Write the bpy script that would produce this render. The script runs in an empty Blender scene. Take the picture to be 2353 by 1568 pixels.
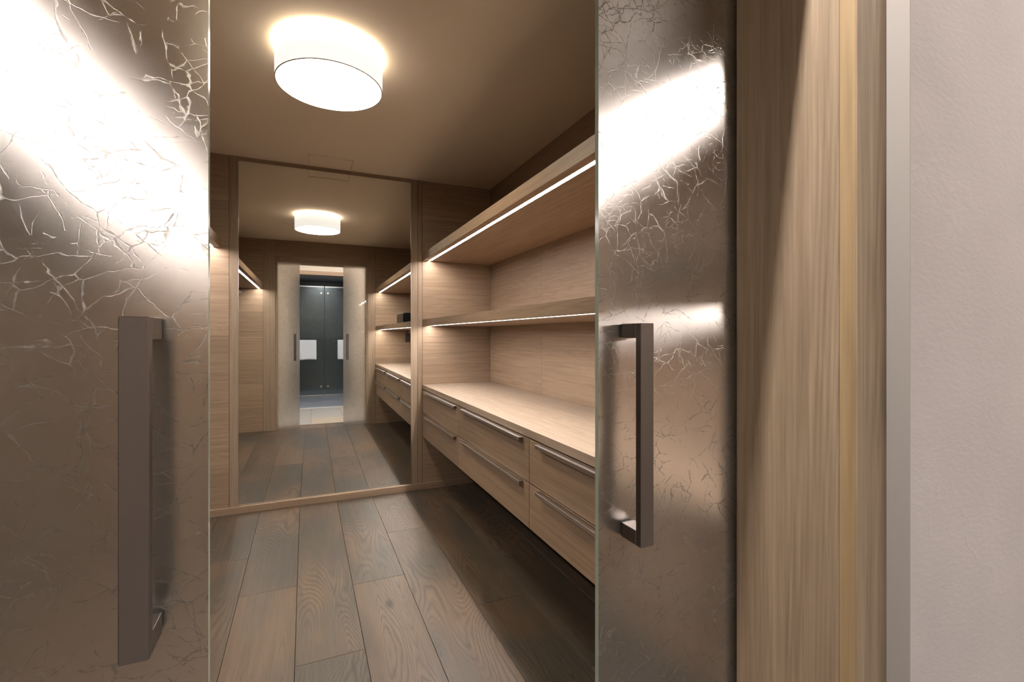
import bpy, bmesh, math, random
from mathutils import Vector, Matrix
random.seed(7)
S = bpy.context.scene
COL = S.collection
R = math.radians

# ------------------------------------------------------------------ camera, world, colour, big lights
CAM_H = 1.246
cd = bpy.data.cameras.new('camera'); cam = bpy.data.objects.new('camera', cd); COL.objects.link(cam)
cam.location = (0, 0, CAM_H); cam.rotation_euler = (R(90), 0, R(-23.7359))
cd.sensor_width = 36.0; cd.lens = 36.0 * 1081.28 / 2353.0
cd.shift_y = (770.845 - 784.0) / 2353.0
cd.clip_start = 0.02; cd.clip_end = 60
S.camera = cam
W = bpy.data.worlds.new('world'); S.world = W; W.use_nodes = True
W.node_tree.nodes['Background'].inputs[0].default_value = (0.6, 0.55, 0.5, 1)
W.node_tree.nodes['Background'].inputs[1].default_value = 0.02
vs = S.view_settings
vs.view_transform = 'Standard'; vs.look = 'None'; vs.gamma = 1.0; vs.use_curve_mapping = False
vs.exposure = 0.0
cy = S.cycles
cy.max_bounces = 11; cy.diffuse_bounces = 4; cy.glossy_bounces = 5; cy.transmission_bounces = 9
cy.transparent_max_bounces = 12; cy.sample_clamp_indirect = 80.0
cy.caustics_reflective = True; cy.caustics_refractive = True; cy.blur_glossy = 0.3
cy.use_denoising = True

L_STRIP = 122.0        # radiance of the LED strips under the shelves
L_LAMP_BOTTOM = 42.0  # lower diffuser of the drum lamp
L_LAMP_TOP = 6.5     # light escaping above the drum
L_SHADE = 0.94
P_BATH = 76.0         # bathroom ceiling lamp over the doorway, W
P_BATH_FILL = 30.0    # added bathroom fill without a fitting, W
P_SHOWER = 22.0  # added fill in front of the shower glass, W

def area(name, loc, rot, sx, sy, power, col):
    l = bpy.data.lights.new(name, 'AREA'); l.shape = 'RECTANGLE'; l.size = sx; l.size_y = sy
    l.energy = power; l.color = col
    o = bpy.data.objects.new(name, l); COL.objects.link(o); o.location = loc; o.rotation_euler = rot
    return o
area('bathroom_slot_light', (0.15, 0.393, 2.775), (0, 0, 0), 0.9, 0.014, P_BATH, (1.0, 0.92, 0.86))
area('bathroom_fill_light', (1.50, -0.78, 2.77), (0, 0, 0), 0.9, 0.5, P_BATH_FILL, (1.0, 0.96, 0.95))  # added fill, out of view: brightens the plaster wall, cannot reach the jamb face
area('shower_fill_light', (0.25, -1.38, 2.385), (0, 0, 0), 0.6, 0.14, P_SHOWER, (0.80, 0.90, 1.0))  # added cool fill hidden behind the lintel, brightens the white towels
area('shower_inner_fill', (0.25, -3.4, 2.36), (0, 0, 0), 0.2, 0.2, 8.0, (0.86, 0.94, 1.0))  # added light behind the shower glass, brightens its floor and lower walls

# ------------------------------------------------------------------ materials
def mat(name):
    m = bpy.data.materials.new(name); m.use_nodes = True
    nt = m.node_tree; b = nt.nodes['Principled BSDF']
    return m, nt, b
def N(nt, t, **kw):
    n = nt.nodes.new(t)
    for k, v in kw.items():
        setattr(n, k, v)
    return n
def L(nt, a, b): nt.links.new(a, b)
def plain(name, col, rough=0.5, metal=0.0, spec=0.5):
    m, nt, b = mat(name)
    b.inputs['Base Color'].default_value = (*col, 1); b.inputs['Roughness'].default_value = rough
    b.inputs['Metallic'].default_value = metal; b.inputs['Specular IOR Level'].default_value = spec
    return m
def emit(name, col, s):
    m, nt, b = mat(name)
    b.inputs['Base Color'].default_value = (0.8, 0.8, 0.8, 1)
    b.inputs['Emission Color'].default_value = (*col, 1); b.inputs['Emission Strength'].default_value = s
    return m
def math_(nt, op, a, b=None):
    n = N(nt, 'ShaderNodeMath', operation=op)
    for i, v in enumerate((a, b)):
        if v is None: continue
        if isinstance(v, (int, float)): n.inputs[i].default_value = v
        else: L(nt, v, n.inputs[i])
    return n.outputs[0]

def wood(name, dark, light, axis, figure=0.35, rough=0.55, vary=0.12, fscale=1.0, along=0.07, patch=None, contour=26, knots=False, thin=0.6):
    """oak: contour figure + streaks + pores stretched along one axis of the piece"""
    m, nt, b = mat(name)
    tc = N(nt, 'ShaderNodeTexCoord'); oi = N(nt, 'ShaderNodeObjectInfo')
    off = N(nt, 'ShaderNodeCombineXYZ')
    for i, k in enumerate((37.0, 91.0, 53.0)):
        L(nt, math_(nt, 'MULTIPLY', oi.outputs['Random'], k), off.inputs[i])
    add = N(nt, 'ShaderNodeVectorMath', operation='ADD'); L(nt, tc.outputs['Object'], add.inputs[0])
    def mapped(sc, al):
        mp = N(nt, 'ShaderNodeVectorMath', operation='MULTIPLY'); v = [sc, sc, sc]; v['xyz'.index(axis)] = sc * al
        L(nt, tc.outputs['Object'], mp.inputs[0]); mp.inputs[1].default_value = v
        ad = N(nt, 'ShaderNodeVectorMath', operation='ADD'); L(nt, mp.outputs[0], ad.inputs[0]); L(nt, off.outputs[0], ad.inputs[1])
        return ad.outputs[0]
    def noise(sc, al, detail=3, rgh=0.55, dist=0.0):
        n = N(nt, 'ShaderNodeTexNoise'); n.inputs['Scale'].default_value = 1.0
        n.inputs['Detail'].default_value = detail; n.inputs['Roughness'].default_value = rgh; n.inputs['Distortion'].default_value = dist
        L(nt, mapped(sc, al), n.inputs['Vector']); return n.outputs['Fac']
    n1 = noise(7 * fscale, along, 1.5, 0.45, 0.15)
    wob = noise(60 * fscale, along * 2, 2)
    cont = math_(nt, 'SINE', math_(nt, 'MULTIPLY', math_(nt, 'ADD', n1, math_(nt, 'MULTIPLY', wob, 0.012)), contour * 6.283))
    cont = math_(nt, 'MULTIPLY', math_(nt, 'ADD', cont, 1.0), 0.5)
    cont = math_(nt, 'POWER', cont, thin)
    msk = N(nt, 'ShaderNodeMapRange'); L(nt, noise(3.4, 0.45, 2, 0.5), msk.inputs[0])
    msk.inputs[1].default_value = 0.42; msk.inputs[2].default_value = 0.60
    cont = math_(nt, 'ADD', math_(nt, 'MULTIPLY', math_(nt, 'SUBTRACT', cont, 0.62), msk.outputs[0]), 0.62)
    st = noise(70, 0.03, 3, 0.6)
    pore = noise(260, 0.03, 2, 0.6)
    f = math_(nt, 'ADD', math_(nt, 'MULTIPLY', cont, figure), math_(nt, 'MULTIPLY', st, 1.0 - figure))
    f = math_(nt, 'ADD', math_(nt, 'MULTIPLY', f, 0.75), math_(nt, 'MULTIPLY', pore, 0.25))
    cr = N(nt, 'ShaderNodeValToRGB'); L(nt, f, cr.inputs[0])
    cr.color_ramp.elements[0].position = 0.22; cr.color_ramp.elements[0].color = (*dark, 1)
    cr.color_ramp.elements[1].position = 0.72; cr.color_ramp.elements[1].color = (*light, 1)
    col = cr.outputs[0]
    if patch:
        pn = noise(2.6, 0.35, 3, 0.6)
        r2 = N(nt, 'ShaderNodeValToRGB'); L(nt, pn, r2.inputs[0])
        r2.color_ramp.elements[0].position = 0.42; r2.color_ramp.elements[0].color = (*patch[0], 1)
        r2.color_ramp.elements[1].position = 0.62; r2.color_ramp.elements[1].color = (*patch[1], 1)
        mx = N(nt, 'ShaderNodeMix', data_type='RGBA', blend_type='MULTIPLY'); mx.inputs[0].default_value = 1.0
        L(nt, col, mx.inputs[6]); L(nt, r2.outputs[0], mx.inputs[7]); col = mx.outputs[2]
    if knots:
        vo = N(nt, 'ShaderNodeTexVoronoi'); vo.inputs['Scale'].default_value = 1.0
        L(nt, mapped(2.3, 0.45), vo.inputs['Vector'])
        kr = N(nt, 'ShaderNodeMapRange'); L(nt, vo.outputs['Distance'], kr.inputs[0])
        kr.inputs[1].default_value = 0.015; kr.inputs[2].default_value = 0.06; kr.inputs[3].default_value = 0.35; kr.inputs[4].default_value = 1.0
        mk = N(nt, 'ShaderNodeMix', data_type='RGBA', blend_type='MULTIPLY'); mk.inputs[0].default_value = 1.0
        L(nt, col, mk.inputs[6]); L(nt, kr.outputs[0], mk.inputs[7]); col = mk.outputs[2]
    vr = N(nt, 'ShaderNodeMapRange'); L(nt, oi.outputs['Random'], vr.inputs[0]); vr.inputs[3].default_value = 1 - vary; vr.inputs[4].default_value = 1 + vary
    hs = N(nt, 'ShaderNodeHueSaturation'); L(nt, col, hs.inputs['Color']); L(nt, vr.outputs[0], hs.inputs['Value'])
    L(nt, hs.outputs[0], b.inputs['Base Color'])
    b.inputs['Roughness'].default_value = rough
    b.inputs['Specular IOR Level'].default_value = 0.35
    bp = N(nt, 'ShaderNodeBump'); bp.inputs['Strength'].default_value = 0.12; bp.inputs['Distance'].default_value = 0.002
    L(nt, f, bp.inputs['Height']); L(nt, bp.outputs[0], b.inputs['Normal'])
    return m

OAK_D, OAK_L = (0.178, 0.119, 0.075), (0.350, 0.246, 0.165)
oak_x = wood('oak_grain_x', OAK_D, OAK_L, 'x', 0.13, contour=34)
oak_y = wood('oak_grain_y', OAK_D, OAK_L, 'y', 0.13, contour=34)
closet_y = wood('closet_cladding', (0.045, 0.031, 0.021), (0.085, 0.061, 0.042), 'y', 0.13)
oak_z = wood('oak_grain_z', (0.175, 0.124, 0.081), (0.325, 0.24, 0.168), 'z', 0.12, vary=0.05)
oak_jamb = wood('oak_jamb', (0.135, 0.096, 0.060), (0.345, 0.262, 0.180), 'z', 0.16, vary=0.04, fscale=1.2, along=0.035)
oak_mould_lit = wood('oak_moulding_lit', (0.22, 0.15, 0.078), (0.36, 0.26, 0.145), 'z', 0.12, vary=0.03)  # yellower than the jamb: grazing light on the strip is put into the colour
oak_mould_lit_x = wood('oak_moulding_lit_x', (0.26, 0.175, 0.088), (0.42, 0.30, 0.165), 'x', 0.12, vary=0.03)
floor_m = wood('floor_smoked_oak', (0.038, 0.030, 0.022), (0.112, 0.089, 0.067), 'y', 0.46, rough=0.42, vary=0.08,
               fscale=0.62, along=0.14, patch=((0.72, 0.75, 0.77), (1.22, 1.02, 0.85)), contour=58, knots=True, thin=0.38)

def plaster(name, col, bump=0.3, scale=90, rough=0.85, streak=True):
    m, nt, b = mat(name)
    tc = N(nt, 'ShaderNodeTexCoord')
    mp = N(nt, 'ShaderNodeMapping'); mp.inputs['Scale'].default_value = (1, 1, 2.2); mp.inputs['Rotation'].default_value = (0, R(18), 0)
    L(nt, tc.outputs['Object'], mp.inputs[0])
    n = N(nt, 'ShaderNodeTexNoise'); n.inputs['Scale'].default_value = scale; n.inputs['Detail'].default_value = 6
    L(nt, mp.outputs[0], n.inputs[0])
    n2 = N(nt, 'ShaderNodeTexNoise'); n2.inputs['Scale'].default_value = 5; n2.inputs['Detail'].default_value = 4
    L(nt, tc.outputs['Object'], n2.inputs[0])
    cr = N(nt, 'ShaderNodeValToRGB'); L(nt, n2.outputs[0], cr.inputs[0])
    cr.color_ramp.elements[0].position = .3; cr.color_ramp.elements[0].color = (*[c * 0.95 for c in col], 1)
    cr.color_ramp.elements[1].position = .7; cr.color_ramp.elements[1].color = (*[min(1, c * 1.04) for c in col], 1)
    L(nt, cr.outputs[0], b.inputs['Base Color']); b.inputs['Roughness'].default_value = rough
    b.inputs['Specular IOR Level'].default_value = 0.2
    h = n.outputs[0]
    if streak:
        v = N(nt, 'ShaderNodeTexVoronoi', feature='DISTANCE_TO_EDGE'); v.inputs['Scale'].default_value = 3.1
        nn = N(nt, 'ShaderNodeTexNoise'); nn.inputs['Scale'].default_value = 6
        L(nt, tc.outputs['Object'], nn.inputs[0])
        mixv = N(nt, 'ShaderNodeVectorMath', operation='MULTIPLY_ADD'); L(nt, nn.outputs['Color'], mixv.inputs[0]); mixv.inputs[1].default_value = (.3, .3, .3)
        L(nt, tc.outputs['Object'], mixv.inputs[2]); L(nt, mixv.outputs[0], v.inputs['Vector'])
        mr = N(nt, 'ShaderNodeMapRange'); L(nt, v.outputs[0], mr.inputs[0]); mr.inputs[1].default_value = 0; mr.inputs[2].default_value = 0.02
        mr.inputs[3].default_value = 0.35; mr.inputs[4].default_value = 0
        msk = N(nt, 'ShaderNodeMapRange'); L(nt, n2.outputs[0], msk.inputs[0]); msk.inputs[1].default_value = .5; msk.inputs[2].default_value = .6
        h = math_(nt, 'ADD', h, math_(nt, 'MULTIPLY', mr.outputs[0], msk.outputs[0]))
    bp = N(nt, 'ShaderNodeBump'); bp.inputs['Strength'].default_value = bump; bp.inputs['Distance'].default_value = 0.004
    L(nt, h, bp.inputs['Height']); L(nt, bp.outputs[0], b.inputs['Normal'])
    return m
plaster_wall = plaster('plaster_warm_grey', (0.475, 0.44, 0.438), 0.13, 60)
plaster_smooth = plain('plaster_smooth', (0.29, 0.272, 0.258), 0.8, 0, 0.2)
ceil_m = plain('ceiling_paint', (0.77, 0.665, 0.53), 0.75, 0, 0.25)
white_wall = plain('bathroom_white_wall', (0.54, 0.485, 0.41), 0.7)
steel = plain('brushed_steel', (0.19, 0.168, 0.162), 0.30, 1.0)
alu = plain('satin_aluminium', (0.62, 0.59, 0.56), 0.3, 1.0)
black_m = plain('black_gasket', (0.012, 0.012, 0.012), 0.5)
black_box = plain('black_plastic', (0.004, 0.004, 0.005), 0.3, 0, 0.12)
dark_m = plain('dark_gap', (0.02, 0.017, 0.014), 0.8)
mirror_m = plain('mirror_silver', (0.86, 0.86, 0.82), 0.0, 1.0)
led_m = emit('led_diffuser', (1.0, 0.93, 0.89), L_STRIP)
shade_m = emit('lamp_fabric', (1.0, 0.97, 0.92), L_SHADE)
diff_m = emit('lamp_diffuser', (1.0, 0.87, 0.69), L_LAMP_BOTTOM)
top_m = emit('lamp_top_light', (1.0, 0.84, 0.64), L_LAMP_TOP)
rim_m = plain('lamp_rim', (0.6, 0.55, 0.48), 0.6)
white_m = plain('white_lacquer', (0.8, 0.8, 0.78), 0.4)
edge_m = plain('glass_cut_edge', (0.33, 0.40, 0.33), 0.15)

def frosted():
    """etched, paper-crackle face of the sliding panes"""
    m, nt, b = mat('crackle_frosted_glass'); nt.nodes.remove(b)
    out = nt.nodes['Material Output']
    tc = N(nt, 'ShaderNodeTexCoord')
    sx = N(nt, 'ShaderNodeSeparateXYZ'); L(nt, tc.outputs['Object'], sx.inputs[0])
    flat = N(nt, 'ShaderNodeCombineXYZ'); L(nt, sx.outputs[0], flat.inputs[0]); L(nt, sx.outputs[2], flat.inputs[1])
    def fibres(scale, stretch, ang, off, dist, w, lo, hi, mscale):
        """thin broken fibres: edges of stretched planar cells, cut up by noise"""
        mp = N(nt, 'ShaderNodeMapping'); mp.inputs['Rotation'].default_value = (0, 0, R(ang)); mp.inputs['Location'].default_value = (off, off * 1.7, 0)
        L(nt, flat.outputs[0], mp.inputs[0])
        n = N(nt, 'ShaderNodeTexNoise', noise_dimensions='2D'); n.inputs['Scale'].default_value = scale * 0.5; n.inputs['Detail'].default_value = 3
        L(nt, mp.outputs[0], n.inputs['Vector'])
        ma = N(nt, 'ShaderNodeVectorMath', operation='MULTIPLY_ADD'); L(nt, n.outputs['Color'], ma.inputs[0]); ma.inputs[1].default_value = (dist,) * 3
        L(nt, mp.outputs[0], ma.inputs[2])
        sc = N(nt, 'ShaderNodeVectorMath', operation='MULTIPLY'); L(nt, ma.outputs[0], sc.inputs[0]); sc.inputs[1].default_value = (scale, scale / stretch, 1)
        v = N(nt, 'ShaderNodeTexVoronoi', feature='DISTANCE_TO_EDGE', voronoi_dimensions='2D'); v.inputs['Scale'].default_value = 1.0
        L(nt, sc.outputs[0], v.inputs['Vector'])
        k2 = N(nt, 'ShaderNodeTexNoise', noise_dimensions='2D'); k2.inputs['Scale'].default_value = 150; k2.inputs['Detail'].default_value = 1
        L(nt, mp.outputs[0], k2.inputs['Vector'])
        wv = math_(nt, 'MULTIPLY', math_(nt, 'POWER', k2.outputs[0], 2.0), w * 4.0)
        ln = math_(nt, 'SUBTRACT', 1.0, math_(nt, 'MINIMUM', math_(nt, 'DIVIDE', v.outputs[0], wv), 1.0))
        k = N(nt, 'ShaderNodeTexNoise', noise_dimensions='2D'); k.inputs['Scale'].default_value = mscale; k.inputs['Detail'].default_value = 4
        L(nt, mp.outputs[0], k.inputs['Vector'])
        m2 = N(nt, 'ShaderNodeMapRange'); L(nt, k.outputs[0], m2.inputs[0]); m2.inputs[1].default_value = lo; m2.inputs[2].default_value = hi
        return math_(nt, 'MULTIPLY', ln, m2.outputs[0])
    acc = None
    for a in ((19, 2.6, 12, 3.1, 0.05, 0.012, .50, .58, 16), (24, 3.0, 78, 7.7, 0.04, 0.014, .51, .59, 19), (16, 2.4, -38, 1.3, 0.06, 0.010, .51, .58, 14),
              (29, 2.2, 133, 5.9, 0.04, 0.017, .52, .60, 24), (37, 2.0, 50, 9.2, 0.03, 0.022, .54, .62, 11), (45, 2.4, 100, 2.2, 0.03, 0.026, .55, .63, 13)):
        f_ = fibres(*a); acc = f_ if acc is None else math_(nt, 'MAXIMUM', acc, f_)
    lines = math_(nt, 'MINIMUM', math_(nt, 'MULTIPLY', acc, 1.6), 1.0)
    bp = N(nt, 'ShaderNodeBump'); bp.inputs['Strength'].default_value = 0.23; bp.inputs['Distance'].default_value = 0.0012
    L(nt, lines, bp.inputs['Height'])
    g = N(nt, 'ShaderNodeBsdfGlass', distribution='BECKMANN'); g.inputs['Color'].default_value = (0.62, 0.575, 0.52, 1)
    L(nt, math_(nt, 'ADD', 0.47, math_(nt, 'MULTIPLY', lines, 0.3)), g.inputs['Roughness'])
    g.inputs['Roughness'].default_value = 0.47
    gc = N(nt, 'ShaderNodeMix', data_type='RGBA'); L(nt, lines, gc.inputs[0]); gc.inputs[6].default_value = (0.73, 0.69, 0.65, 1); gc.inputs[7].default_value = (0.36, 0.35, 0.34, 1)
    L(nt, gc.outputs[2], g.inputs['Color']); g.inputs['IOR'].default_value = 1.45
    L(nt, bp.outputs[0], g.inputs['Normal'])
    tr = N(nt, 'ShaderNodeBsdfTranslucent'); tr.inputs['Color'].default_value = (0.80, 0.77, 0.72, 1)
    df = N(nt, 'ShaderNodeBsdfDiffuse'); df.inputs['Color'].default_value = (0.62, 0.57, 0.50, 1); L(nt, bp.outputs[0], df.inputs['Normal'])
    haze = N(nt, 'ShaderNodeMixShader'); haze.inputs[0].default_value = 0.35
    L(nt, tr.outputs[0], haze.inputs[1]); L(nt, df.outputs[0], haze.inputs[2])
    fac = math_(nt, 'ADD', 0.10, math_(nt, 'MULTIPLY', lines, 0.09))
    mx = N(nt, 'ShaderNodeMixShader'); L(nt, fac, mx.inputs[0]); L(nt, g.outputs[0], mx.inputs[1]); L(nt, haze.outputs[0], mx.inputs[2])
    L(nt, mx.outputs[0], out.inputs['Surface'])
    return m
frost_m = frosted()
def clear_glass(name, col, rough):
    m, nt, b = mat(name)
    b.inputs['Base Color'].default_value = (*col, 1); b.inputs['Transmission Weight'].default_value = 1.0
    b.inputs['Roughness'].default_value = rough; b.inputs['IOR'].default_value = 1.45
    return m
back_m = clear_glass('pane_back', (1.0, 0.985, 0.95), 0.05)
shower_glass_m = clear_glass('shower_glass', (0.82, 0.90, 0.90), 0.22)
tile_m = plaster('beige_stone_tile', (0.27, 0.255, 0.24), 0.05, 30, 0.45, False)
tile_w = plaster('warm_stone_tile', (0.32, 0.27, 0.215), 0.05, 30, 0.45, False)
slate_m = plaster('slate_wall', (0.085, 0.09, 0.092), 0.1, 20, 0.5, False)
slate_floor = wood('grey_wood_tile', (0.10, 0.11, 0.13), (0.25, 0.26, 0.30), 'x', 0.3, 0.4)
towel_m = plaster('white_terry', (0.85, 0.86, 0.88), 0.5, 400, 0.95, False)

# ------------------------------------------------------------------ builders
def link(o, parent=None):
    COL.objects.link(o)
    if parent is not None: o.parent = parent
    return o
def tag(o, label=None, cat=None, group=None, kind=None):
    if label: o['label'] = label
    if cat: o['category'] = cat
    if group: o['group'] = group
    if kind: o['kind'] = kind
    return o
def empty(name, loc=(0, 0, 0)):
    o = bpy.data.objects.new(name, None); o.empty_display_size = 0.05; o.location = loc
    return link(o)
def mesh(name, bm, m, parent=None, smooth=False):
    me = bpy.data.meshes.new(name); bm.normal_update(); bm.to_mesh(me); bm.free()
    for mm in (m if isinstance(m, (list, tuple)) else [m]): me.materials.append(mm)
    if smooth:
        for p in me.polygons: p.use_smooth = True
    o = bpy.data.objects.new(name, me); link(o, parent)
    if parent is not None:
        o.matrix_parent_inverse = Matrix.Translation(parent.location).inverted() if parent.type == 'EMPTY' else Matrix()
        if parent.parent is not None: o.matrix_parent_inverse = Matrix()
    return o
def add_box(bm, x0, x1, y0, y1, z0, z1, bev=0.0, seg=1):
    vs_ = [bm.verts.new((x, y, z)) for z in (z0, z1) for y in (y0, y1) for x in (x0, x1)]
    idx = [(0, 2, 3, 1), (4, 5, 7, 6), (0, 1, 5, 4), (2, 6, 7, 3), (0, 4, 6, 2), (1, 3, 7, 5)]
    fs = [bm.faces.new([vs_[i] for i in f]) for f in idx]
    if bev > 0:
        es = list({e for f in fs for e in f.edges})
        bmesh.ops.bevel(bm, geom=es, offset=bev, segments=seg, profile=0.5, affect='EDGES', clamp_overlap=True)
def box(name, m, x0, x1, y0, y1, z0, z1, bev=0.0, parent=None, seg=1):
    bm = bmesh.new(); add_box(bm, x0, x1, y0, y1, z0, z1, bev, seg)
    return mesh(name, bm, m, parent)
def boxes(name, m, lst, bev=0.0, parent=None):
    bm = bmesh.new()
    for b in lst: add_box(bm, *b, bev)
    return mesh(name, bm, m, parent)
def add_tube(bm, p0, p1, r, n=16):
    p0, p1 = Vector(p0), Vector(p1); d = p1 - p0
    q = d.to_track_quat('Z', 'Y').to_matrix().to_4x4(); q.translation = (p0 + p1) / 2
    bmesh.ops.create_cone(bm, cap_ends=True, segments=n, radius1=r, radius2=r, depth=d.length, matrix=q)
def add_ring(bm, cx, cy_, prof, n=96, closed=True):
    """revolve a closed (r,z) profile about a vertical axis"""
    rows = []
    for i in range(n):
        a = 2 * math.pi * i / n
        rows.append([bm.verts.new((cx + r * math.cos(a), cy_ + r * math.sin(a), z)) for r, z in prof])
    k = len(prof)
    for i in range(n):
        A, B = rows[i], rows[(i + 1) % n]
        for j in range(k if closed else k - 1):
            bm.faces.new((A[j], B[j], B[(j + 1) % k], A[(j + 1) % k]))

YW = 3.787            # face of the mirror wall
HC = 2.5              # ceiling
XR, XLW = 1.4596, -1.10
YI, YO, YF = 0.70, 0.402, 0.433   # inner face of door wall, plaster face, frame face
OL, OR_, ZO = -0.3762, 0.7496, 2.212
XF = 0.874            # shelf fronts
JZ = [0.0, 0.31, 0.62, 0.93, 1.24, 1.55, 1.86, 2.18, HC]

# ------------------------------------------------------------------ the setting
# dressing-room floor with single planks
fl = box('floor', dark_m, XLW - 0.1, XR + 0.1, 0.40, 3.9, -0.06, -0.018)
tag(fl, 'smoked dark oak plank floor of the dressing room', kind='structure')
PX = [-1.055, -0.800, -0.545, -0.290, -0.036, 0.218, 0.473, 0.728, 0.982, 1.237, 1.459]
ends = {0: [2.2], 1: [1.2, 3.3], 2: [1.0, 3.0], 3: [2.57], 4: [1.945], 5: [2.47], 6: [1.1, 3.03], 7: [2.05], 8: [1.5, 3.2], 9: [2.6]}
for i in range(len(PX) - 1):
    ys = [0.412] + ends[i] + [3.80]
    for a, b_ in zip(ys[:-1], ys[1:]):
        box('plank', floor_m, PX[i] + 0.0006, PX[i + 1] - 0.0006, a + 0.0006, b_ - 0.0006, -0.02, 0.0, 0.0012, fl)
# bathroom floor of stone tiles, then grey wood-look tiles in the shower area
bf = box('floor_bathroom', dark_m, -2.3, 2.3, -1.2, 0.40, -0.06, -0.012); tag(bf, 'pale beige stone tile floor in front of the glass doors', kind='structure')
for ix in range(-4, 5):
    for iy in range(3):
        x0 = 0.03 + ix * 0.46; y1 = 0.408 - iy * 0.52
        box('tile', tile_w if (ix + iy * 2) % 5 == 0 else tile_m, x0 + .0015, x0 + .4585, max(y1 - .5185, -1.148), y1 - .0015, -0.02, 0.0, 0.001, bf)
sf = box('floor_shower', dark_m, -1.0, 1.5, -3.95, -1.16, -0.06, -0.014); tag(sf, 'grey wood-look tile floor of the shower area seen in the mirror', kind='structure')
for k in range(14):
    y1 = -1.165 - k * 0.2
    for j, (a, b_) in enumerate(((-1.0, 0.2 + 0.35 * (k % 3 - 1)), (0.2 + 0.35 * (k % 3 - 1), 1.5))):
        box('tile', slate_floor, a + .001, b_ - .001, y1 - .1985, y1 - .0015, -0.02, 0.0, 0.001, sf)
box('trim_1', white_m, -0.30, 0.72, -1.165, -1.148, -0.01, 0.004)
tag(bpy.data.objects['trim_1'], 'thin white threshold strip between stone tiles and shower floor', kind='structure')

c = box('ceiling', ceil_m, XLW - 0.1, XR + 0.1, YI - 0.05, 3.95, HC, HC + 0.06); tag(c, 'warm beige painted ceiling of the dressing room', kind='structure')
c = box('ceiling_bathroom', white_wall, -2.3, 2.3, -1.2, 0.50, 2.80, 2.86); tag(c, 'pale ceiling of the bathroom', kind='structure')
c = box('ceiling_shower', plain('shower_ceiling', (0.5, 0.52, 0.54), .7), -1.0, 1.5, -3.95, -1.27, 2.40, 2.46); tag(c, 'grey ceiling over the shower', kind='structure')

# mirror wall
wb = box('wall_back', oak_x, XLW - 0.05, XR + 0.05, YW + 0.022, YW + 0.09, 0, HC); tag(wb, 'oak panelled back wall framing the tall mirror', kind='structure')
for a, b_ in zip(JZ[:-1], JZ[1:]):
    for x0, x1 in ((XLW, -0.484), (0.871, XR)):
        box('panel', oak_x, x0, x1, YW, YW + 0.02, a + .0003, b_ - .0003, 0.0006, wb)
box('stile', oak_z, -0.482, -0.4285, YW - 0.001, YW + 0.02, 0, HC, 0.001, wb)
box('stile', oak_z, 0.7785, 0.832, YW - 0.001, YW + 0.02, 0, HC, 0.001, wb)
box('stile', oak_z, 0.834, 0.869, YW - 0.001, YW + 0.02, 0, HC, 0.001, wb)
box('rail', oak_x, -0.4285, 0.7785, YW - 0.001, YW + 0.02, 2.471, HC, 0.001, wb)
b = box('baseboard_back', oak_x, XLW, XR, YW - 0.020, YW - 0.001, 0, 0.049, 0.0015); tag(b, 'low oak skirting strip under the mirror', kind='structure')

# right wall behind the shelves, panels in three bays
wr = box('wall_right', oak_y, XR + 0.016, XR + 0.07, YI - 0.04, YW + 0.03, 0, HC); tag(wr, 'oak clad right wall behind the open shelves', kind='structure')
BAY = [YI, 0.80, 1.802, 2.817, YW]
for a, b_ in zip(BAY[1:-1] if False else BAY[:-1], BAY[1:]):
    for z0, z1 in ((0, 0.846), (0.846, 1.3213), (1.3213, 1.85), (1.85, HC)):
        box('panel', oak_y, XR, XR + 0.015, a + .0005, b_ - .0005, z0 + .0004, z1 - .0004, 0.0006, wr)
wl = box('wall_left', oak_y, XLW - 0.07, XLW - 0.016, YI - 0.04, YW + 0.03, 0, HC); tag(wl, 'oak clad left wall behind the hanging rail', kind='structure')
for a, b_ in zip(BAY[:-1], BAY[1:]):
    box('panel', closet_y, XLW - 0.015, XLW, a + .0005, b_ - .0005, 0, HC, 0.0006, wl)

# door wall: plaster towards the bathroom, oak towards the dressing room, a pocket between
wf = boxes('wall_front', plaster_wall, [(0.8235, 2.3, YO, YO + 0.05, 0, 2.8), (-2.3, -0.4495, YO, YO + 0.05, 0, 2.8), (-0.4495, 0.8235, 0.463, 0.51, 2.214, 2.8)])
tag(wf, 'warm grey textured plaster wall beside the door frame', kind='structure')
pf = boxes('wall_pocket', oak_x, [(0.86, XR + .05, 0.676, 0.682, 0, HC), (XLW - .05, -0.53, 0.676, 0.682, 0, HC), (XLW - .05, XR + .05, 0.645, 0.682, 2.30, HC + .3)])
tag(pf, 'oak lined inner side of the door wall seen in the mirror', kind='structure')
for a, b_ in zip(JZ[:-1], JZ[1:]):
    for x0, x1 in ((XLW, -0.537), (0.869, XR)):
        box('panel', oak_x, x0, x1, 0.682, YI, a + .0003, b_ - .0003, 0.0006, pf)
box('stile', oak_z, -0.535, -0.397, 0.674, YI + .001, 0, HC, 0.001, pf)
box('stile', oak_z, 0.769, 0.867, 0.674, YI + .001, 0, HC, 0.001, pf)
box('lintel', oak_x, -0.396, 0.768, 0.674, YI, 2.235, HC, 0.001, pf)
box('reveal', oak_z, -0.396, OL, 0.674, YI - 0.014, 0, 2.234, 0.0, pf)
box('reveal', oak_z, OR_, 0.768, 0.674, YI - 0.014, 0, 2.234, 0.0, pf)
box('reveal', oak_x, OL, OR_, 0.674, YI - 0.014, ZO, 2.234, 0.0, pf)

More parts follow.
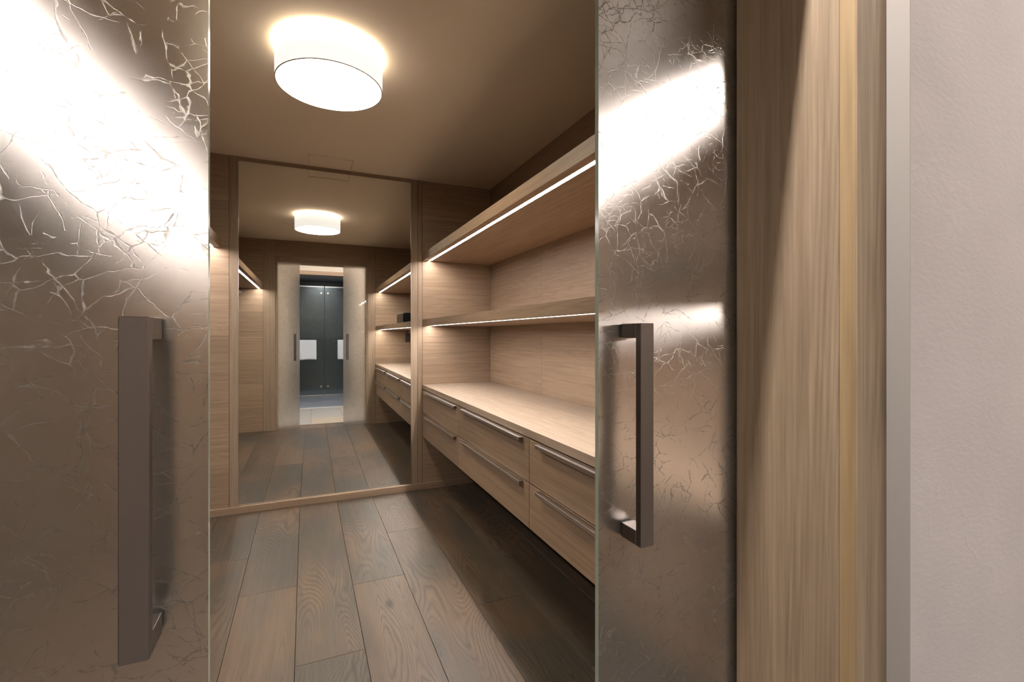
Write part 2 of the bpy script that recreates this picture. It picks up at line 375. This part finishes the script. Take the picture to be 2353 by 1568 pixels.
df = empty('trim_2', (0.19, 0.5, 0)); tag(df, 'oak door frame lining between bathroom and dressing room', kind='structure')
box('jamb', oak_jamb, OR_ + .001, OR_ + 0.03, 0.4594, 0.647, 0, ZO, 0.0006, df)
box('moulding', oak_mould_lit, OR_, 0.823, YF + .002, 0.4585, 0, 2.285, 0.0006, df); box('casing', oak_jamb, OR_ + .0004, 0.823, YF, YF + .0019, 0, 2.285, 0.0, df)
box('jamb', oak_jamb, OL - 0.03, OL - .001, 0.461, 0.647, 0, ZO, 0.0006, df)
box('moulding', oak_mould_lit, -0.449, OL, YF, 0.4585, 0, 2.285, 0.0012, df)
box('jamb', oak_x, OL - .03, OR_ + .03, 0.461, 0.647, ZO + .001, ZO + 0.03, 0.0006, df)

boxes('backing', dark_m, [(OR_ + .012, 0.822, 0.458, 0.462, 0, ZO), (-0.448, OL - .012, 0.458, 0.462, 0, ZO), (OR_ + .22, OR_ + .24, 0.45, 0.682, 0, 2.3), (OL - .24, OL - .22, 0.45, 0.682, 0, 2.3),
                           (OL - .24, OR_ + .24, .45, .68, 2.285, 2.30)], 0, df)
t = boxes('trim_3', plaster_smooth, [(0.8225, 0.8234, YO, YF - .0002, 0, 2.2)]); tag(t, 'smooth plaster reveal strip beside the oak frame', kind='structure')
# (plaster reveal corner)

# bathroom shell
bw = boxes('wall_bathroom', white_wall, [(-2.36, -2.3, -1.2, YO, 0, 2.8), (2.3, 2.36, -1.2, YO, 0, 2.8),
        (-2.3, -0.30, -1.2, -1.15, 0, 2.8), (0.72, 2.3, -1.2, -1.15, 0, 2.8), (-0.30, 0.72, -1.2, -1.15, 2.345, 2.8)])
tag(bw, 'cream bathroom walls around the opening to the shower', kind='structure')
tr = boxes('trim_4', oak_x, [(-0.30, 0.72, -1.26, -1.14, 2.278, 2.345)], 0.002); tag(tr, 'oak lintel over the opening to the shower', kind='structure')
sw = boxes('wall_shower', slate_m, [(-1.06, -1.0, -3.95, -1.2, 0, 2.4), (1.5, 1.56, -3.95, -1.2, 0, 2.4), (-1.0, 1.5, -4.0, -3.95, 0, 2.4),
        (-1.0, -0.30, -1.26, -1.2, 0, 2.4), (0.72, 1.5, -1.26, -1.2, 0, 2.4)])
tag(sw, 'dark slate walls of the shower behind the glass', kind='structure')
t5 = box('trim_5', plain('black_panel', (0.008, 0.008, 0.01), 0.4), -1.0, 1.5, -2.96, -2.90, 2.262, 2.372); tag(t5, 'black panel above the shower glass', kind='structure')

# ------------------------------------------------------------------ mirror
mi = empty('mirror', (0.2, YW, 0.05)); tag(mi, 'tall frameless wall mirror reaching from skirting to ceiling', 'mirror')
MA = R(-0.361)
def rot_about(o):
    o.matrix_parent_inverse = Matrix(); o.location = (0, 0, 0)
def mirror_piece(name, m, x0, x1, y0, y1, z0, z1, bev=0.0):
    bm = bmesh.new(); add_box(bm, x0 - .2, x1 - .2, y0, y1, z0 - .05, z1 - .05, bev)
    o = mesh(name, bm, m, mi); o.matrix_parent_inverse = Matrix(); return o
mirror_piece('mirror_glass', mirror_m, -0.4262, 0.7762, 0, 0.012, 0.0495, 2.470)
mirror_piece('mirror_edge', alu, -0.4280, -0.4264, -0.002, 0.012, 0.0495, 2.470)
mirror_piece('mirror_edge', alu, 0.7764, 0.7780, -0.002, 0.012, 0.0495, 2.470)
mi.rotation_euler = (0, 0, MA)

# ------------------------------------------------------------------ sliding glass doors with bar handles
def glass_door(name, x0, x1, hx, label):
    root = empty(name, ((x0 + x1) / 2, 0.66, 0)); tag(root, label, 'sliding door')
    bm = bmesh.new(); add_box(bm, x0, x1, 0.655, 0.665, 0.006, 2.225)
    for f in bm.faces:
        n = f.normal if f.normal.length > 0 else None
    bm.normal_update()
    for f in bm.faces:
        f.material_index = 0 if f.normal.y < -.5 else (1 if f.normal.y > .5 else 2)
    mesh('glass_pane', bm, [frost_m, back_m, edge_m], root)
    for side in (-1, 1):
        yb0, yb1 = (0.6015, 0.6145) if side < 0 else (0.7055, 0.7185)
        ya, yg = (0.6145, 0.6505) if side < 0 else (0.6695, 0.7055)
        bar = box('handle', steel, hx - 0.013, hx + 0.013, yb0, yb1, 0.907, 1.2654, 0.0008, root)
        for z0 in (0.907, 1.2414):
            box('bracket', steel, hx - 0.013, hx + 0.013, min(ya, yg), max(ya, yg), z0, z0 + 0.024, 0.0006, bar)
            ga = (0.6505, 0.655) if side < 0 else (0.665, 0.6695)
            box('gasket', black_m, hx - 0.012, hx + 0.012, ga[0], ga[1], z0 + .0006, z0 + .0234, 0, bar)
    return root
glass_door('glass_door', -0.62, -0.1049, -0.162, 'left frosted crackle glass sliding door with large steel bar handle')
glass_door('glass_door', 0.4444, 0.93, 0.501, 'right frosted crackle glass sliding door beside the oak jamb')

# ------------------------------------------------------------------ ceiling drum lamp
LX, LY, LR = 0.1028, 2.2343, 0.2224
la = empty('ceiling_lamp', (LX, LY, HC)); tag(la, 'round cream fabric drum ceiling lamp, lit', 'ceiling lamp')
ZB, ZT = 2.3455, 2.476
bm = bmesh.new(); add_ring(bm, LX, LY, [(LR, ZB), (LR, ZT), (LR - .003, ZT), (LR - .003, ZB)]); mesh('lamp_shade', bm, shade_m, la, True)
bm = bmesh.new(); add_ring(bm, LX, LY, [(LR + .0005, ZB - .001), (LR + .0005, ZB + .001), (LR - .0045, ZB + .001), (LR - .0045, ZB - .001)]); mesh('shade_rim', bm, rim_m, la, True)
bm = bmesh.new(); bmesh.ops.create_cone(bm, cap_ends=True, segments=96, radius1=LR - .005, radius2=LR - .005, depth=0.004, matrix=Matrix.Translation((LX, LY, ZB + .0015))); mesh('diffuser', bm, diff_m, la)
bm = bmesh.new(); bmesh.ops.create_cone(bm, cap_ends=True, segments=64, radius1=LR - .012, radius2=LR - .012, depth=0.006, matrix=Matrix.Translation((LX, LY, ZT - .007))); mesh('light_plate', bm, top_m, la)
bm = bmesh.new(); bmesh.ops.create_cone(bm, cap_ends=True, segments=48, radius1=0.07, radius2=0.07, depth=0.035, matrix=Matrix.Translation((LX, LY, HC - .0175))); mesh('ceiling_mount', bm, white_m, la)

# access hatch in the ceiling near the mirror
hv = empty('ceiling_hatch', (0.17, 3.64, HC)); tag(hv, 'flat rectangular ceiling hatch just in front of the mirror', 'vent')
box('hatch_panel', ceil_m, 0.026, 0.314, 3.553, 3.765, HC - 0.002, HC - .0001, 0.0012, hv)
boxes('hatch_frame', ceil_m, [(0.019, 0.0245, 3.546, 3.772, HC - .007, HC - .0001), (0.3155, 0.321, 3.546, 3.772, HC - .007, HC - .0001), (0.0246, 0.3154, 3.546, 3.5515, HC - .007, HC - .0001)], 0.0006, hv)

# ------------------------------------------------------------------ shelves with LED profiles
def shelf(label, xf, xw, z0, z1, sgn):
    root = empty('wall_shelf', (xf, 2.2, z0)); tag(root, label, 'shelf')
    xl = xf + sgn * 0.053     # centre of the light strip
    y0, y1 = YI + .0015, YW - .0015
    lo, hi = min(xf, xw), max(xf, xw)
    a, b_ = xl - .0115, xl + .0115
    # underside is grooved: front lip, groove for the profile, rest
    boxes('board', oak_y, [(lo, hi, y0, y1, z0 + .010, z1), (min(xf, xl - sgn * .0115), max(xf, xl - sgn * .0115), y0, y1, z0, z0 + .010),
                           (min(xl + sgn * .0115, xw), max(xl + sgn * .0115, xw), y0, y1, z0, z0 + .010)], 0, root)
    pr = boxes('led_profile', alu, [(a + .0004, a + .0016, y0, y1, z0 + .001, z0 + .0098), (b_ - .0016, b_ - .0004, y0, y1, z0 + .001, z0 + .0098)], 0, root)
    box('light_strip', led_m, a + .0018, b_ - .0018, y0 + .04, y1 - .04, z0 + .0015, z0 + .007, 0, root)
    return root
shelf('upper oak shelf on the right wall with bright light strip underneath', XF, XR - .001, 1.850, 1.910, 1)
shelf('lower oak shelf on the right wall, between counter and upper shelf', XF, XR - .001, 1.3213, 1.3748, 1)
shelf('oak shelf with light strip on the left wall above hanging rail', -0.531, XLW + .001, 1.850, 1.910, -1)

# ------------------------------------------------------------------ counter and drawers
ct = box('worktop', wood('oak_worktop', (0.215, 0.158, 0.114), (0.42, 0.322, 0.242), 'y', 0.12, contour=34), 0.8703, XR - .001, YI + .0015, YW - .0015, 0.8115, 0.8463, 0.0012)
tag(ct, 'long continuous oak worktop above the drawers', 'worktop')
bays = [(2.817, YW - .002), (1.802, 2.817), (0.80, 1.802)]
names = ['floating oak drawer cabinet nearest the mirror, narrowest of the three', 'middle floating oak drawer cabinet under the worktop',
         'floating oak drawer cabinet nearest the glass door']
for (a, b_), lab in zip(bays, names):
    root = empty('drawer_cabinet', (1.15, (a + b_) / 2, 0.424)); tag(root, lab, 'cabinet', 'floating drawer cabinets under the worktop')
    boxes('body', oak_y, [(0.912, XR - .001, a + .001, b_ - .001, 0.424, 0.440), (0.912, XR - .001, a + .001, b_ - .001, 0.795, 0.8105),
                          (0.912, XR - .001, a + .001, a + .017, 0.440, 0.795), (0.912, XR - .001, b_ - .017, b_ - .001, 0.440, 0.795),
                          (XR - .012, XR - .001, a + .017, b_ - .017, 0.440, 0.795)], 0, root)
    first = b_ > 3.5
    for z0, z1 in ((0.424, 0.6135), (0.6195, 0.8045)):
        ylo, yhi = a + .002, b_ - (.003 if first else .002)
        dr = box('drawer', oak_y, 0.8722, 0.891, ylo, yhi, z0, z1, 0.001, root)
        c0 = (ylo + yhi) / 2
        hl = 0.425
        h0, h1 = (2.845, 3.640) if first else (c0 - hl - 0.025, c0 + hl - 0.025)
        bm = bmesh.new()
        add_box(bm, 0.850, 0.8722, h0, h1, z1 - .0035, z1 - .001, 0.0005)
        add_box(bm, 0.8475, 0.8505, h0, h1, z1 - .0165, z1 - .0005, 0.0006)
        mesh('handle', bm, alu, dr)

# ------------------------------------------------------------------ small things
bx_ = empty('black_box', (1.2, 1.35, 1.3748)); tag(bx_, 'glossy black box standing on the lower right shelf, seen in the mirror', 'box')
box('body', black_box, 1.10, 1.29, 1.12, 1.60, 1.3758, 1.532, 0.016, bx_, 3)
box('lid_seam', steel, 1.0985, 1.1005, 1.16, 1.56, 1.492, 1.4935, 0, bx_)
bm = bmesh.new(); add_tube(bm, (1.101, 1.19, 1.515), (1.094, 1.19, 1.515), 0.008); mesh('knob', bm, steel, bx_, False)
hk = empty('wall_dispenser', (1.25, 1.0, 1.20)); tag(hk, 'small dark holder hanging under the lower right shelf, seen in the mirror', 'holder')
box('body', plain('dark_brown_plastic', (0.05, 0.03, 0.022), 0.4), 1.23, 1.30, 0.93, 1.02, 1.15, 1.27, 0.006, hk, 2)
box('bracket', steel, 1.25, 1.28, 0.965, 0.985, 1.268, 1.3205, 0.001, hk)

rl = empty('clothes_rail', (-0.80, 2.2, 1.80)); tag(rl, 'steel clothes rail under the left shelf', 'rail')
bm = bmesh.new(); add_tube(bm, (-0.80, YI + .006, 1.80), (-0.80, YW - .006, 1.80), 0.0125); mesh('rod', bm, alu, rl, True)
for y0, y1 in ((YI + .001, YI + .006), (YW - .006, YW - .001)):
    bm = bmesh.new(); add_tube(bm, (-0.80, y0, 1.80), (-0.80, y1, 1.80), 0.024, 24); mesh('flange', bm, alu, rl)

def shower_panel(x0, x1, label, hinge_x, tx0, tx1, rx0, rx1, tlabel):
    root = empty('shower_glass_panel', ((x0 + x1) / 2, -2.92, 0)); tag(root, label, 'shower screen', 'shower glass panels')
    box('glass_pane', shower_glass_m, x0, x1, -2.930, -2.920, 0.02, 2.235, 0, root)
    box('top_rail', alu, x0, x1, -2.938, -2.912, 2.236, 2.261, 0.001, root)
    box('bottom_seal', alu, x0, x1, -2.932, -2.918, 0.001, 0.019, 0.0, root)
    for z in (0.17, 2.10):
        box('hinge', alu, hinge_x - .018, hinge_x + .018, -2.942, -2.908, z, z + .035, 0.003, root)
    bm = bmesh.new(); add_tube(bm, (rx0, -2.86, 1.135), (rx1, -2.86, 1.135), 0.009)
    for x in (rx0 + .02, rx1 - .02): add_tube(bm, (x, -2.86, 1.135), (x, -2.919, 1.135), 0.007)
    mesh('towel_rail', bm, alu, root, True)
    # towel draped over the rail
    bm = bmesh.new(); nx = 28; prof = []
    for k in range(13): prof.append((-2.8435, 0.75 + (1.135 - 0.75) * k / 12))
    for k in range(1, 8):
        a = math.pi * k / 8; prof.append((-2.86 + 0.0165 * math.cos(a), 1.135 + 0.0165 * math.sin(a)))
    for k in range(11): prof.append((-2.8765, 1.135 - (1.135 - 0.80) * k / 10))
    g = []
    for i in range(nx + 1):
        u = i / nx; x = tx0 + (tx1 - tx0) * u; row = []
        for j, (y, z) in enumerate(prof):
            amt = 0.006 * max(0, (1.135 - z) / 0.38)
            s = 1 if j < 16 else -0.5
            row.append(bm.verts.new((x, y + s * amt * (0.8 + math.sin(u * 19 + z * 2) ), z - 0.004 * math.sin(u * 7) * (z < 0.9))))
        g.append(row)
    for i in range(nx):
        for j in range(len(prof) - 1):
            bm.faces.new((g[i][j], g[i + 1][j], g[i + 1][j + 1], g[i][j + 1]))
    tw = mesh('towel', bm, towel_m, None, True)
    sm = tw.modifiers.new('thick', 'SOLIDIFY'); sm.thickness = 0.006; sm.offset = 1
    tag(tw, tlabel, 'towel', 'white towels on the shower rails')
shower_panel(-0.98, 0.276, 'left shower glass panel with long towel rail, seen in the mirror', 0.22, -0.27, 0.129, -0.40, 0.195, 'white towel on the left shower panel, the wider one showing')
shower_panel(0.292, 1.48, 'right shower glass panel seen in the mirror', 0.35, 0.536, 0.90, 0.379, 1.05, 'white towel on the right shower panel, partly behind the door')

# bathroom ceiling fitting the slot light shines from; the added fills have none
f1 = empty('slot_lamp', (0.15, 0.393, 2.80)); tag(f1, 'slim recessed linear lamp in the bathroom ceiling over the doorway', 'lamp')
boxes('housing', white_m, [(-0.31, 0.61, 0.378, 0.384, 2.782, 2.7995), (-0.31, 0.61, 0.402, 0.408, 2.782, 2.7995)], 0, f1)
